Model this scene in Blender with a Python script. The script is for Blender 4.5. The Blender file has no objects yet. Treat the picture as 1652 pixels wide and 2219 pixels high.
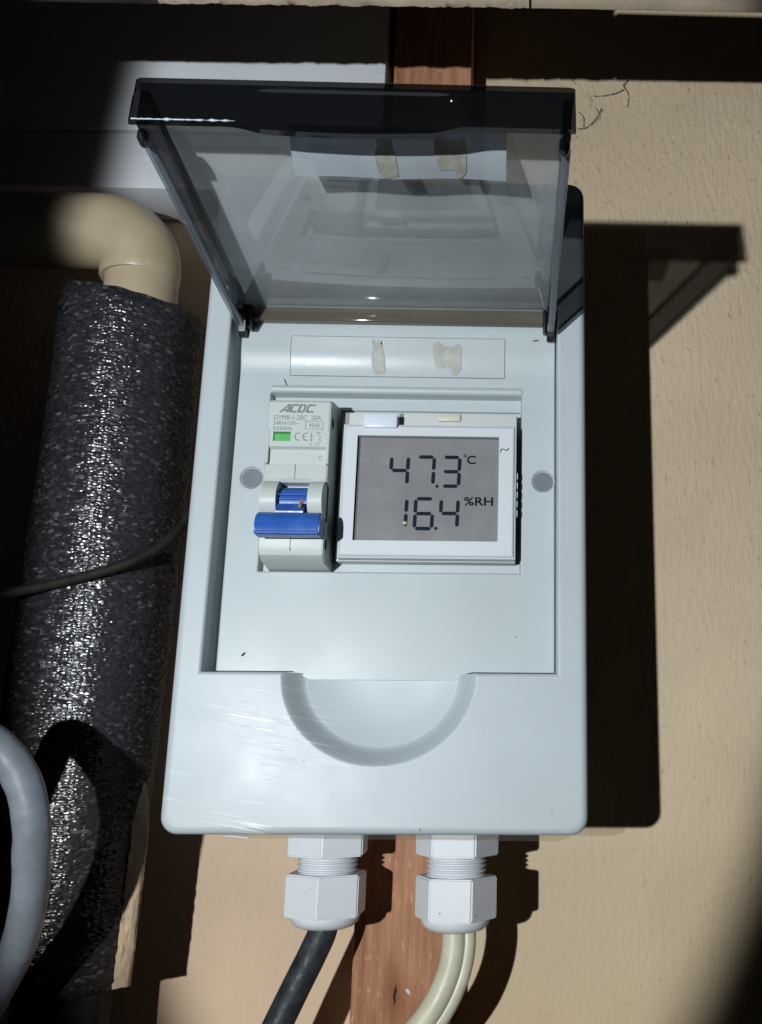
import bpy, bmesh, math, random
from mathutils import Vector, Matrix, Quaternion, noise
random.seed(7)
C = bpy.context.scene.collection
S = 0.001                                   # everything below is written in millimetres; wall = plane Y 0, viewer at -Y

# ------------------------------------------------------------------ camera, world, lamp, exposure
sc = bpy.context.scene
cam = bpy.data.cameras.new('camera'); co = bpy.data.objects.new('camera', cam); C.objects.link(co)
p, y, r = 0.2476, 0.0292, 0.0049
right = Vector((math.cos(y), -math.sin(y), 0)); fwd = Vector((math.sin(y)*math.cos(p), math.cos(y)*math.cos(p), math.sin(p)))
up = right.cross(fwd)
rt = right*math.cos(r) + up*math.sin(r); u2 = up*math.cos(r) - right*math.sin(r)
M3 = Matrix((rt, u2, -fwd)).transposed()
co.matrix_world = Matrix.Translation(Vector((36.65, -382.13, 25.37))*S) @ M3.to_4x4()
cam.sensor_fit = 'VERTICAL'; cam.sensor_height = 36; cam.lens = 36*2159.2/2219
cam.shift_x = (826-1168.4)/2219; cam.shift_y = -(1109.5-1061.7)/2219
cam.clip_start = 0.005; cam.clip_end = 20
sc.camera = co

w = bpy.data.worlds.new('World'); sc.world = w; w.use_nodes = True
w.node_tree.nodes['Background'].inputs[0].default_value = (0.75, 0.8, 1, 1)
w.node_tree.nodes['Background'].inputs[1].default_value = 0.0035

LP = Vector((-121, -560, 27)); LT = Vector((14, 0, 165))
ld = bpy.data.lights.new('torch_beam', 'SPOT'); lo = bpy.data.objects.new('torch_beam', ld); C.objects.link(lo)
lo.location = LP*S; lo.rotation_euler = ((LT-LP).to_track_quat('-Z', 'Y') @ Quaternion((0, 0, 1), math.radians(-2))).to_euler(); lo.scale = (.412, 1, 1)
ld.energy = 11.0; ld.spot_size = math.radians(63.6); ld.spot_blend = 0.24; ld.shadow_soft_size = 0.0035
ld.use_nodes = True
nt = ld.node_tree; em = [n for n in nt.nodes if n.type == 'EMISSION'][0]
tc = nt.nodes.new('ShaderNodeTexCoord'); sx = nt.nodes.new('ShaderNodeSeparateXYZ')
nt.links.new(tc.outputs['Normal'], sx.inputs[0])
def lmath(op, a_, b_):
    q = nt.nodes.new('ShaderNodeMath'); q.operation = op
    for i_, v_ in ((0, a_), (1, b_)):
        if isinstance(v_, (int, float)): q.inputs[i_].default_value = v_
        else: nt.links.new(v_, q.inputs[i_])
    return q.outputs[0]
hx_ = lmath('DIVIDE', lmath('DIVIDE', sx.outputs[0], sx.outputs[2]), .256); vy_ = lmath('DIVIDE', lmath('DIVIDE', sx.outputs[1], sx.outputs[2]), .62)
rad_ = lmath('SQRT', lmath('ADD', lmath('MULTIPLY', hx_, hx_), lmath('MULTIPLY', vy_, vy_)), 0)
rp = nt.nodes.new('ShaderNodeValToRGB'); nt.links.new(rad_, rp.inputs[0])       # cool white beam with a warm outer ring, as torches have
rp.color_ramp.elements[0].position = .45; rp.color_ramp.elements[0].color = (0.92, 0.965, 1.0, 1)
rp.color_ramp.elements[1].position = .93; rp.color_ramp.elements[1].color = (0.80, 0.55, 0.06, 1)
e = rp.color_ramp.elements.new(.78); e.color = (0.92, 0.94, 0.88, 1)
nt.links.new(rp.outputs[0], em.inputs[0])

sc.view_settings.view_transform = 'Standard'; sc.view_settings.look = 'None'
sc.view_settings.exposure = 0; sc.view_settings.gamma = 1; sc.view_settings.use_curve_mapping = False
try:
    sc.cycles.max_bounces = 12; sc.cycles.transparent_max_bounces = 32; sc.cycles.diffuse_bounces = 4
except Exception: pass

# ------------------------------------------------------------------ materials
def mat(name, col=(.5, .5, .5), rough=.5, spec=.5, metal=0, var=0, vscale=30, vstretch=(1, 1, 1), bump=0, bscale=200, bstretch=(1, 1, 1), bdist=.0005, detail=4, rvar=0):
    m = bpy.data.materials.new(name); m.use_nodes = True
    n = m.node_tree.nodes; l = m.node_tree.links; b = n['Principled BSDF']
    b.inputs['Base Color'].default_value = (*col, 1); b.inputs['Roughness'].default_value = rough
    b.inputs['Specular IOR Level'].default_value = spec; b.inputs['Metallic'].default_value = metal
    t = n.new('ShaderNodeTexCoord')
    def nz(scale, st):
        mp = n.new('ShaderNodeMapping'); mp.inputs['Scale'].default_value = st; l.new(t.outputs['Object'], mp.inputs[0])
        q = n.new('ShaderNodeTexNoise'); q.inputs['Scale'].default_value = scale; q.inputs['Detail'].default_value = detail
        l.new(mp.outputs[0], q.inputs['Vector']); return q
    if var:
        q = nz(vscale, vstretch); rr = n.new('ShaderNodeValToRGB'); l.new(q.outputs[0], rr.inputs[0])
        rr.color_ramp.elements[0].position = .3; rr.color_ramp.elements[1].position = .7
        rr.color_ramp.elements[0].color = (*[c*(1-var) for c in col], 1); rr.color_ramp.elements[1].color = (*[min(1, c*(1+var)) for c in col], 1)
        l.new(rr.outputs[0], b.inputs['Base Color'])
    if bump:
        q = nz(bscale, bstretch); bp = n.new('ShaderNodeBump'); bp.inputs['Strength'].default_value = bump; bp.inputs['Distance'].default_value = bdist
        l.new(q.outputs[0], bp.inputs['Height']); l.new(bp.outputs[0], b.inputs['Normal'])
    if rvar:
        q = nz(vscale*2, vstretch); mr = n.new('ShaderNodeMapRange'); l.new(q.outputs[0], mr.inputs[0])
        mr.inputs[1].default_value = .3; mr.inputs[2].default_value = .7
        mr.inputs[3].default_value = rough-rvar; mr.inputs[4].default_value = rough+rvar; l.new(mr.outputs[0], b.inputs['Roughness'])
    return m

def smoke(name, tint, dust=.04, rough=.03, dustcol=(.5, .5, .5), ior=1.49):
    m = bpy.data.materials.new(name); m.use_nodes = True; n = m.node_tree.nodes; l = m.node_tree.links; n.clear()
    o = n.new('ShaderNodeOutputMaterial'); tr = n.new('ShaderNodeBsdfTransparent'); tr.inputs[0].default_value = (*tint, 1)
    gl = n.new('ShaderNodeBsdfGlossy'); gl.inputs['Roughness'].default_value = rough
    df = n.new('ShaderNodeBsdfDiffuse'); df.inputs[0].default_value = (*dustcol, 1)
    g = n.new('ShaderNodeNewGeometry'); mr = n.new('ShaderNodeMapRange'); l.new(g.outputs['Backfacing'], mr.inputs[0])
    mr.inputs[3].default_value = ior; mr.inputs[4].default_value = 1/ior
    fr = n.new('ShaderNodeFresnel'); l.new(mr.outputs[0], fr.inputs[0])
    t = n.new('ShaderNodeTexCoord'); q = n.new('ShaderNodeTexNoise'); q.inputs['Scale'].default_value = 45; q.inputs['Detail'].default_value = 6
    l.new(t.outputs['Object'], q.inputs['Vector'])
    dm = n.new('ShaderNodeMapRange'); l.new(q.outputs[0], dm.inputs[0]); dm.inputs[1].default_value = .35; dm.inputs[2].default_value = .75
    dm.inputs[3].default_value = dust*.85; dm.inputs[4].default_value = dust*1.2
    bp = n.new('ShaderNodeBump'); bp.inputs['Strength'].default_value = .04; bp.inputs['Distance'].default_value = .0005; l.new(q.outputs[0], bp.inputs['Height']); l.new(bp.outputs[0], gl.inputs['Normal'])
    m1 = n.new('ShaderNodeMixShader'); l.new(dm.outputs[0], m1.inputs[0]); l.new(tr.outputs[0], m1.inputs[1]); l.new(df.outputs[0], m1.inputs[2])
    m2 = n.new('ShaderNodeMixShader'); l.new(fr.outputs[0], m2.inputs[0]); l.new(m1.outputs[0], m2.inputs[1]); l.new(gl.outputs[0], m2.inputs[2])
    l.new(m2.outputs[0], o.inputs[0]); return m

def abs_plastic(name, col, scratches=False, rough=.38):
    m = mat(name, col, rough, .27, var=.03, vscale=22, bump=.05, bscale=900, bdist=.0002, rvar=.05)
    n = m.node_tree.nodes; l = m.node_tree.links; b = n['Principled BSDF']; t = n.new('ShaderNodeTexCoord')
    sq = n.new('ShaderNodeTexNoise'); sq.inputs['Scale'].default_value = 330; sq.inputs['Detail'].default_value = 1; l.new(t.outputs['Object'], sq.inputs['Vector'])
    sr = n.new('ShaderNodeMapRange'); l.new(sq.outputs[0], sr.inputs[0]); sr.inputs[1].default_value = .80; sr.inputs[2].default_value = .85; sr.inputs[4].default_value = .7
    bc0 = b.inputs['Base Color'].links[0].from_node; sx_ = n.new('ShaderNodeMixRGB'); l.new(sr.outputs[0], sx_.inputs[0]); l.new(bc0.outputs[0], sx_.inputs[1]); sx_.inputs[2].default_value = (.09, .08, .06, 1); l.new(sx_.outputs[0], b.inputs['Base Color'])
    if scratches:
        n = m.node_tree.nodes; l = m.node_tree.links; b = n['Principled BSDF']; t = n.new('ShaderNodeTexCoord')
        # fine wiping scratches: short shallow arcs, patchy
        sp = n.new('ShaderNodeSeparateXYZ'); l.new(t.outputs['Object'], sp.inputs[0])
        w1 = n.new('ShaderNodeMath'); w1.operation = 'MULTIPLY_ADD'; l.new(sp.outputs[0], w1.inputs[0]); w1.inputs[1].default_value = .16; l.new(sp.outputs[2], w1.inputs[2])
        cb = n.new('ShaderNodeCombineXYZ'); l.new(sp.outputs[0], cb.inputs[0]); l.new(w1.outputs[0], cb.inputs[2])
        mp = n.new('ShaderNodeMapping'); mp.inputs['Scale'].default_value = (45, 1, 1300); l.new(cb.outputs[0], mp.inputs[0])
        q = n.new('ShaderNodeTexNoise'); q.inputs['Scale'].default_value = 1; q.inputs['Detail'].default_value = 2; l.new(mp.outputs[0], q.inputs['Vector'])
        th = n.new('ShaderNodeMapRange'); th.inputs[1].default_value = .57; th.inputs[2].default_value = .66; l.new(q.outputs[0], th.inputs[0])
        k = n.new('ShaderNodeTexNoise'); k.inputs['Scale'].default_value = 38; k.inputs['Detail'].default_value = 1; l.new(t.outputs['Object'], k.inputs['Vector'])
        km = n.new('ShaderNodeMapRange'); km.inputs[1].default_value = .42; km.inputs[2].default_value = .55; l.new(k.outputs[0], km.inputs[0])
        # the wiped patch sits low on the left of the cover
        d = n.new('ShaderNodeVectorMath'); d.operation = 'DISTANCE'; l.new(t.outputs['Object'], d.inputs[0]); d.inputs[1].default_value = (-.036, -.068, .019)
        dm = n.new('ShaderNodeMapRange'); l.new(d.outputs['Value'], dm.inputs[0]); dm.inputs[1].default_value = .029; dm.inputs[2].default_value = .012
        x1 = n.new('ShaderNodeMath'); x1.operation = 'MULTIPLY'; l.new(th.outputs[0], x1.inputs[0]); l.new(dm.outputs[0], x1.inputs[1])
        x2 = n.new('ShaderNodeMath'); x2.operation = 'MULTIPLY'; l.new(x1.outputs[0], x2.inputs[0]); l.new(km.outputs[0], x2.inputs[1])
        old = b.inputs['Normal'].links[0].from_node
        bp = n.new('ShaderNodeBump'); bp.inputs['Strength'].default_value = .2; bp.inputs['Distance'].default_value = .0003; bc = b.inputs['Base Color'].links[0].from_node; sm = n.new('ShaderNodeMixRGB'); xs_ = n.new('ShaderNodeMath'); xs_.operation = 'MULTIPLY'; xs_.inputs[1].default_value = .95; l.new(x2.outputs[0], xs_.inputs[0]); l.new(xs_.outputs[0], sm.inputs[0]); l.new(bc.outputs[0], sm.inputs[1]); sm.inputs[2].default_value = (.85, .9, .95, 1); l.new(sm.outputs[0], b.inputs['Base Color'])
        l.new(x2.outputs[0], bp.inputs['Height']); l.new(old.outputs[0], bp.inputs['Normal']); l.new(bp.outputs[0], b.inputs['Normal'])
    return m

PL = (.43, .485, .51)
M = dict(
    cover=abs_plastic('cover_plastic', PL, True),
    panel=abs_plastic('panel_plastic', (.43, .49, .505), False, .36),
    breaker=abs_plastic('breaker_plastic', (.48, .53, .51), False, .42),
    bezel=abs_plastic('bezel_plastic', (.56, .60, .635), False, .4),
    cream=abs_plastic('cream_plastic', (.55, .57, .56), False, .45),
    gland=abs_plastic('gland_nylon', (.66, .69, .73), False, .42),
    blue=mat('blue_plastic', (.022, .095, .38), .36, .5, var=.18, vscale=160, bump=.08, bscale=900, rvar=.08),
    green=mat('green_plastic', (.075, .42, .09), .35, .5, var=.1, vscale=300),
    ink=mat('grey_ink', (.17, .21, .225), .6, .2, var=.25, vscale=900),
    lcd=mat('lcd_glass', (.21, .212, .22), .22, .5, var=.06, vscale=60, bump=.03, bscale=1500, rvar=.06),
    seg=mat('lcd_segment', (.004, .009, .02), .6, .12, var=.2, vscale=700),
    dark=mat('dark_void', (.012, .012, .013), .7, .2, var=.2, vscale=50),
    hinge=mat('black_plastic', (.012, .013, .016), .3, .5, var=.2, vscale=200),
    sticker=mat('label_film', (.45, .505, .52), .2, .5, var=.02, vscale=60, bump=.05, bscale=300),
    residue=mat('tape_residue_or_reflection', (.37, .38, .345), .5, .3, var=.12, vscale=400, bump=.3, bscale=900),
    lidreflection=smoke('lid_label_reflection', (.66, .68, .70), .30, .10, (.62, .69, .74)),  # pale tint imitates the panel label's glare mirrored in the lid
    lid=smoke('smoked_acrylic', (.59, .60, .605), .40, .05, (.70, .75, .76), 1.66),
    clear=smoke('clear_film', (.93, .92, .9), .03, .05, (.6, .6, .6)),
    dirt=mat('dirt', (.06, .05, .035), .9, .1, var=.4, vscale=900),
    crumb=mat('crumb', (.30, .17, .09), .9, .1, var=.4, vscale=900),
    pipe=mat('cream_pvc', (.43, .35, .235), .42, .45, var=.08, vscale=70, bump=.1, bscale=300, rvar=.08),
    greycon=mat('grey_pvc', (.165, .185, .22), .4, .5, var=.15, vscale=120, bump=.12, bscale=350, rvar=.12),
    blackcab=mat('black_pvc', (.026, .030, .038), .52, .3, var=.5, vscale=220, bump=.2, bscale=520, rvar=.16),
    whitecab=mat('ivory_pvc', (.55, .545, .42), .42, .45, var=.10, vscale=150, bump=.1, bscale=420, rvar=.08),
    board=mat('white_paint', (.55, .575, .60), .45, .4, var=.05, vscale=25, vstretch=(1, 1, 4), bump=.12, bscale=160, bstretch=(1, 1, 5), bdist=.0005),
    web=mat('cobweb', (.13, .105, .075), .9, .1, var=.3, vscale=300),
)

def wall_mat(name, col, streak=1.0):
    m = bpy.data.materials.new(name); m.use_nodes = True; n = m.node_tree.nodes; l = m.node_tree.links; b = n['Principled BSDF']
    b.inputs['Roughness'].default_value = .75; b.inputs['Specular IOR Level'].default_value = .25
    t = n.new('ShaderNodeTexCoord')
    def nz(scale, st, det=5):
        mp = n.new('ShaderNodeMapping'); mp.inputs['Scale'].default_value = st; l.new(t.outputs['Object'], mp.inputs[0])
        q = n.new('ShaderNodeTexNoise'); q.inputs['Scale'].default_value = scale; q.inputs['Detail'].default_value = det; l.new(mp.outputs[0], q.inputs['Vector']); return q
    a = nz(14, (1, 1, 1)); st = nz(520, (1, 1, .28), 6); sp = nz(420, (1, 1, .6), 4)
    r1 = n.new('ShaderNodeValToRGB'); l.new(a.outputs[0], r1.inputs[0])
    r1.color_ramp.elements[0].position = .3; r1.color_ramp.elements[1].position = .72
    r1.color_ramp.elements[0].color = (*[c*.88 for c in col], 1); r1.color_ramp.elements[1].color = (*[c*1.1 for c in col], 1)
    # dark pin specks along the grain
    m1 = n.new('ShaderNodeMapRange'); l.new(sp.outputs[0], m1.inputs[0]); m1.inputs[1].default_value = .62; m1.inputs[2].default_value = .84
    # more weathering towards the top of the sheet
    sxyz = n.new('ShaderNodeSeparateXYZ'); l.new(t.outputs['Object'], sxyz.inputs[0])
    hz = n.new('ShaderNodeMapRange'); l.new(sxyz.outputs[2], hz.inputs[0]); hz.inputs[1].default_value = .24; hz.inputs[2].default_value = .50; hz.inputs[3].default_value = .5; hz.inputs[4].default_value = 1
    k = n.new('ShaderNodeMath'); k.operation = 'MULTIPLY'; l.new(m1.outputs[0], k.inputs[0]); l.new(hz.outputs[0], k.inputs[1])
    k2 = n.new('ShaderNodeMath'); k2.operation = 'MULTIPLY'; l.new(k.outputs[0], k2.inputs[0]); k2.inputs[1].default_value = .27*streak
    mx = n.new('ShaderNodeMixRGB'); l.new(k2.outputs[0], mx.inputs[0]); l.new(r1.outputs[0], mx.inputs[1]); mx.inputs[2].default_value = (*[c*.32 for c in col], 1)
    # pale flecks
    pf = nz(420, (1, 1, 1), 0); m2 = n.new('ShaderNodeMapRange'); l.new(pf.outputs[0], m2.inputs[0]); m2.inputs[1].default_value = .86; m2.inputs[2].default_value = .9
    mx2 = n.new('ShaderNodeMixRGB'); l.new(m2.outputs[0], mx2.inputs[0]); l.new(mx.outputs[0], mx2.inputs[1]); mx2.inputs[2].default_value = (.62, .58, .52, 1)
    l.new(mx2.outputs[0], b.inputs['Base Color'])
    s1 = n.new('ShaderNodeMath'); s1.operation = 'MULTIPLY'; l.new(st.outputs[0], s1.inputs[0]); l.new(hz.outputs[0], s1.inputs[1])
    s2 = n.new('ShaderNodeMath'); s2.operation = 'MULTIPLY_ADD'; l.new(k.outputs[0], s2.inputs[0]); s2.inputs[1].default_value = -.8; l.new(s1.outputs[0], s2.inputs[2])
    bp = n.new('ShaderNodeBump'); bp.inputs['Strength'].default_value = .75*streak; bp.inputs['Distance'].default_value = .0013; l.new(s2.outputs[0], bp.inputs['Height']); l.new(bp.outputs[0], b.inputs['Normal'])
    return m
M['wall_tan'] = wall_mat('tan_wall_sheet', (.63, .505, .35))
M['wall_pink'] = wall_mat('pinkish_wall_sheet', (.66, .50, .365), .5)

def wood_mat(name, c1, c2, knot=None):
    m = bpy.data.materials.new(name); m.use_nodes = True; n = m.node_tree.nodes; l = m.node_tree.links; b = n['Principled BSDF']
    b.inputs['Roughness'].default_value = .62; b.inputs['Specular IOR Level'].default_value = .3
    t = n.new('ShaderNodeTexCoord'); mp = n.new('ShaderNodeMapping'); mp.inputs['Scale'].default_value = (1, 1, .09); l.new(t.outputs['Object'], mp.inputs[0])
    q = n.new('ShaderNodeTexNoise'); q.inputs['Scale'].default_value = 420; q.inputs['Detail'].default_value = 6; l.new(mp.outputs[0], q.inputs['Vector'])
    q2 = n.new('ShaderNodeTexNoise'); q2.inputs['Scale'].default_value = 70; q2.inputs['Detail'].default_value = 3; l.new(mp.outputs[0], q2.inputs['Vector'])
    ad = n.new('ShaderNodeMath'); ad.operation = 'ADD'; l.new(q.outputs[0], ad.inputs[0]); l.new(q2.outputs[0], ad.inputs[1])
    rr = n.new('ShaderNodeValToRGB'); l.new(ad.outputs[0], rr.inputs[0]); mmr = n.new('ShaderNodeMapRange'); l.new(ad.outputs[0], mmr.inputs[0]); mmr.inputs[1].default_value = .65; mmr.inputs[2].default_value = 1.35; l.new(mmr.outputs[0], rr.inputs[0])
    rr.color_ramp.elements[0].color = (*c1, 1); rr.color_ramp.elements[1].color = (*c2, 1)
    # pale short fibres
    mp3 = n.new('ShaderNodeMapping'); mp3.inputs['Scale'].default_value = (1, 1, .3); l.new(t.outputs['Object'], mp3.inputs[0])
    q3 = n.new('ShaderNodeTexNoise'); q3.inputs['Scale'].default_value = 900; q3.inputs['Detail'].default_value = 1; l.new(mp3.outputs[0], q3.inputs['Vector'])
    m3 = n.new('ShaderNodeMapRange'); l.new(q3.outputs[0], m3.inputs[0]); m3.inputs[1].default_value = .62; m3.inputs[2].default_value = .75; m3.inputs[4].default_value = .3
    mx = n.new('ShaderNodeMixRGB'); l.new(m3.outputs[0], mx.inputs[0]); l.new(rr.outputs[0], mx.inputs[1]); mx.inputs[2].default_value = (*[min(1, c*1.7+.05) for c in c2], 1)
    out = mx
    if knot:
        mk = n.new('ShaderNodeMapping'); mk.vector_type = 'POINT'; mk.inputs['Scale'].default_value = (1, 0, .38); l.new(t.outputs['Object'], mk.inputs[0])
        dn = n.new('ShaderNodeVectorMath'); dn.operation = 'DISTANCE'; l.new(mk.outputs[0], dn.inputs[0]); dn.inputs[1].default_value = (knot[0]*S, 0, knot[1]*S*.38)
        kq = n.new('ShaderNodeMath'); kq.operation = 'MULTIPLY_ADD'; l.new(q2.outputs[0], kq.inputs[0]); kq.inputs[1].default_value = .0035; l.new(dn.outputs['Value'], kq.inputs[2])
        km = n.new('ShaderNodeMapRange'); l.new(kq.outputs[0], km.inputs[0]); km.inputs[1].default_value = .0072; km.inputs[2].default_value = .0022; km.inputs[4].default_value = .85
        kx = n.new('ShaderNodeMixRGB'); l.new(km.outputs[0], kx.inputs[0]); l.new(mx.outputs[0], kx.inputs[1]); kx.inputs[2].default_value = (.19, .055, .012, 1); out = kx
    l.new(out.outputs[0], b.inputs['Base Color'])
    bp = n.new('ShaderNodeBump'); bp.inputs['Strength'].default_value = .6; bp.inputs['Distance'].default_value = .0005; l.new(ad.outputs[0], bp.inputs['Height']); l.new(bp.outputs[0], b.inputs['Normal'])
    return m
M['stud'] = wood_mat('red_brown_timber', (.22, .085, .042), (.53, .28, .16), (0.5, 64))
M['rail'] = mat('flaking_beige_render', (.33, .27, .195), .85, .2, var=.25, vscale=90, bump=.9, bscale=260, bdist=.0012)
M['railr'] = mat('smooth_beige_render', (.30, .245, .18), .8, .2, var=.15, vscale=60, bump=.5, bscale=260, bdist=.0008)
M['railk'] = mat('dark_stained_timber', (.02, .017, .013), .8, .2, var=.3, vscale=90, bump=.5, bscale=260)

def foam_mat():
    m = bpy.data.materials.new('grey_pe_foam'); m.use_nodes = True; n = m.node_tree.nodes; l = m.node_tree.links; b = n['Principled BSDF']
    b.inputs['Specular IOR Level'].default_value = .62; b.inputs['Roughness'].default_value = .25
    t = n.new('ShaderNodeTexCoord')
    q = n.new('ShaderNodeTexNoise'); q.inputs['Scale'].default_value = 400; q.inputs['Detail'].default_value = 2; l.new(t.outputs['Object'], q.inputs['Vector'])
    mxv = n.new('ShaderNodeMixRGB'); mxv.inputs[0].default_value = .0011; l.new(t.outputs['Object'], mxv.inputs[1]); l.new(q.outputs['Color'], mxv.inputs[2])
    mp = n.new('ShaderNodeMapping'); mp.inputs['Scale'].default_value = (.85, .85, 1.7); l.new(mxv.outputs[0], mp.inputs[0])
    v = n.new('ShaderNodeTexVoronoi'); v.inputs['Scale'].default_value = 680; v.feature = 'SMOOTH_F1'; v.inputs['Smoothness'].default_value = .35; l.new(mp.outputs[0], v.inputs['Vector'])
    v2 = n.new('ShaderNodeTexVoronoi'); v2.inputs['Scale'].default_value = 680; l.new(mp.outputs[0], v2.inputs['Vector'])
    bp = n.new('ShaderNodeBump'); bp.inputs['Strength'].default_value = .5; bp.inputs['Distance'].default_value = .0007; bp.invert = True; l.new(v.outputs['Distance'], bp.inputs['Height']); l.new(bp.outputs[0], b.inputs['Normal'])
    sub = n.new('ShaderNodeVectorMath'); sub.operation = 'SUBTRACT'; l.new(v2.outputs['Color'], sub.inputs[0]); sub.inputs[1].default_value = (.5, .5, .5)
    scl = n.new('ShaderNodeVectorMath'); scl.operation = 'SCALE'; l.new(sub.outputs[0], scl.inputs[0]); scl.inputs['Scale'].default_value = .32
    addn = n.new('ShaderNodeVectorMath'); addn.operation = 'ADD'; l.new(scl.outputs[0], addn.inputs[0]); gn = n.new('ShaderNodeNewGeometry'); l.new(gn.outputs['Normal'], addn.inputs[1])
    nrm = n.new('ShaderNodeVectorMath'); nrm.operation = 'NORMALIZE'; l.new(addn.outputs[0], nrm.inputs[0]); l.new(nrm.outputs[0], bp.inputs['Normal'])
    bw = n.new('ShaderNodeSeparateColor'); l.new(v2.outputs['Color'], bw.inputs[0])
    rr = n.new('ShaderNodeValToRGB'); l.new(bw.outputs[0], rr.inputs[0])
    rr.color_ramp.elements[0].color = (.016, .016, .018, 1); rr.color_ramp.elements[1].color = (.105, .105, .113, 1); rr.color_ramp.elements[1].position = 1
    x = rr.color_ramp.elements.new(.92); x.color = (.045, .045, .049, 1); x = rr.color_ramp.elements.new(.75); x.color = (.028, .028, .031, 1)  # a few paler cells imitate lamp glints in the colour
    df = n.new('ShaderNodeBsdfDiffuse'); gl = n.new('ShaderNodeBsdfGlossy'); mxs = n.new('ShaderNodeMixShader'); gl.inputs['Roughness'].default_value = .24; mxs.inputs[0].default_value = .065
    l.new(rr.outputs[0], df.inputs[0]); l.new(bp.outputs[0], df.inputs['Normal']); l.new(bp.outputs[0], gl.inputs['Normal'])
    l.new(df.outputs[0], mxs.inputs[1]); l.new(gl.outputs[0], mxs.inputs[2]); n.remove(b); l.new(mxs.outputs[0], n['Material Output'].inputs[0])
    return m
M['foam'] = foam_mat()
M['foamtape'] = mat('tan_tape', (.55, .42, .29), .7, .3, var=.35, vscale=160, vstretch=(1, 1, .35), bump=1, bscale=330, bstretch=(1, 1, .3), bdist=.0012)

# ------------------------------------------------------------------ helpers
XF = None
def mesh_obj(name, bm, m, parent=None, origin=(0, 0, 0), smooth=None):
    me = bpy.data.meshes.new(name)
    org = Vector(origin) if parent is None else Vector(parent['_o'])
    for v in bm.verts: v.co = ((XF(v.co) if XF else v.co) - org)*S
    bmesh.ops.recalc_face_normals(bm, faces=bm.faces)
    bm.to_mesh(me); bm.free()
    o = bpy.data.objects.new(name, me); C.objects.link(o)
    if m is not None: me.materials.append(m)
    if smooth is not None:
        for pl in me.polygons: pl.use_smooth = True
        if smooth < 180: me.set_sharp_from_angle(angle=math.radians(smooth))
    if parent is None: o.location = org*S
    else: o.parent = parent
    o['_o'] = list(org)
    return o
def tag(o, label, cat, group=None, kind=None):
    if label: o['label'] = label
    if cat: o['category'] = cat
    if group: o['group'] = group
    if kind: o['kind'] = kind
    return o
def thing(name, label, cat, loc, group=None):
    o = bpy.data.objects.new(name, None); C.objects.link(o); o.location = Vector(loc)*S; o.empty_display_size = .01; o['_o'] = list(loc)
    return tag(o, label, cat, group)
def add_box(bm, x0, x1, y0, y1, z0, z1, bev=0, seg=2):
    b = bmesh.new(); bmesh.ops.create_cube(b, size=1)
    for v in b.verts: v.co = Vector((x0 if v.co.x < 0 else x1, y0 if v.co.y < 0 else y1, z0 if v.co.z < 0 else z1))
    if bev: bmesh.ops.bevel(b, geom=b.edges[:], offset=bev, segments=seg, affect='EDGES', profile=.5)
    me = bpy.data.meshes.new('t'); b.to_mesh(me); b.free(); bm.from_mesh(me); bpy.data.meshes.remove(me)
def box(name, x0, x1, y0, y1, z0, z1, m, parent=None, bev=.3, seg=2, origin=(0, 0, 0)):
    bm = bmesh.new(); add_box(bm, x0, x1, y0, y1, z0, z1, bev, seg); return mesh_obj(name, bm, m, parent, origin, smooth=40)
def spline(pts, n=10):
    P = [Vector(q) for q in pts]; P = [P[0]*2-P[1]] + P + [P[-1]*2-P[-2]]; out = []
    for i in range(1, len(P)-2):
        for k in range(n):
            t = k/n; a, b, c, d = P[i-1:i+3]
            out.append(.5*((2*b)+(c-a)*t+(2*a-5*b+4*c-d)*t*t+(3*b-a-3*c+d)*t**3))
    out.append(P[-2]); return out
def add_tube(bm, path, rad, sides=20, sx=1.0, up=Vector((0, 1, 0)), caps=True, jit=0):
    rings = []
    for i, q in enumerate(path):
        d = (path[min(i+1, len(path)-1)]-path[max(i-1, 0)]).normalized()
        a = up.cross(d); a = a.normalized() if a.length > 1e-5 else Vector((1, 0, 0)); b = d.cross(a)
        R = rad[i] if isinstance(rad, (list, tuple)) else rad
        ring = []
        for k in range(sides):
            an = 2*math.pi*k/sides; pos = q + a*math.cos(an)*R*sx + b*math.sin(an)*R
            if jit: pos = pos + (pos-q).normalized()*noise.noise(pos*.35)*jit
            ring.append(bm.verts.new(pos))
        rings.append(ring)
    for i in range(len(rings)-1):
        for k in range(sides): bm.faces.new((rings[i][k], rings[i][(k+1) % sides], rings[i+1][(k+1) % sides], rings[i+1][k]))
    if caps: bm.faces.new(rings[0][::-1]); bm.faces.new(rings[-1])
def add_poly(bm, pts, y0, y1, flat=False):            # polygon in XZ from depth y0 (front) to y1
    f = [bm.verts.new((x, y0, z)) for x, z in pts]
    bm.faces.new(f)
    if flat: return
    b = [bm.verts.new((x, y1, z)) for x, z in pts]; bm.faces.new(b[::-1]); n = len(pts)
    for i in range(n): bm.faces.new((f[i], b[i], b[(i+1) % n], f[(i+1) % n]))
def add_prism_x(bm, prof, x0, x1):                    # profile in YZ extruded along X
    a = [bm.verts.new((x0, yy, zz)) for yy, zz in prof]; b = [bm.verts.new((x1, yy, zz)) for yy, zz in prof]; n = len(prof)
    bm.faces.new(a); bm.faces.new(b[::-1])
    for i in range(n): bm.faces.new((a[i], a[(i+1) % n], b[(i+1) % n], b[i]))
def add_stroke(bm, pts, wd, y0, y1):                  # thick polyline in XZ
    for i in range(len(pts)-1):
        a, b = Vector(pts[i]), Vector(pts[i+1]); d = (b-a).normalized(); nn = Vector((-d.y, d.x))*wd/2; a2 = a-d*wd*.3; b2 = b+d*wd*.3
        add_poly(bm, [a2+nn, a2-nn, b2-nn, b2+nn], y0-.002*i, y1)
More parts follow.
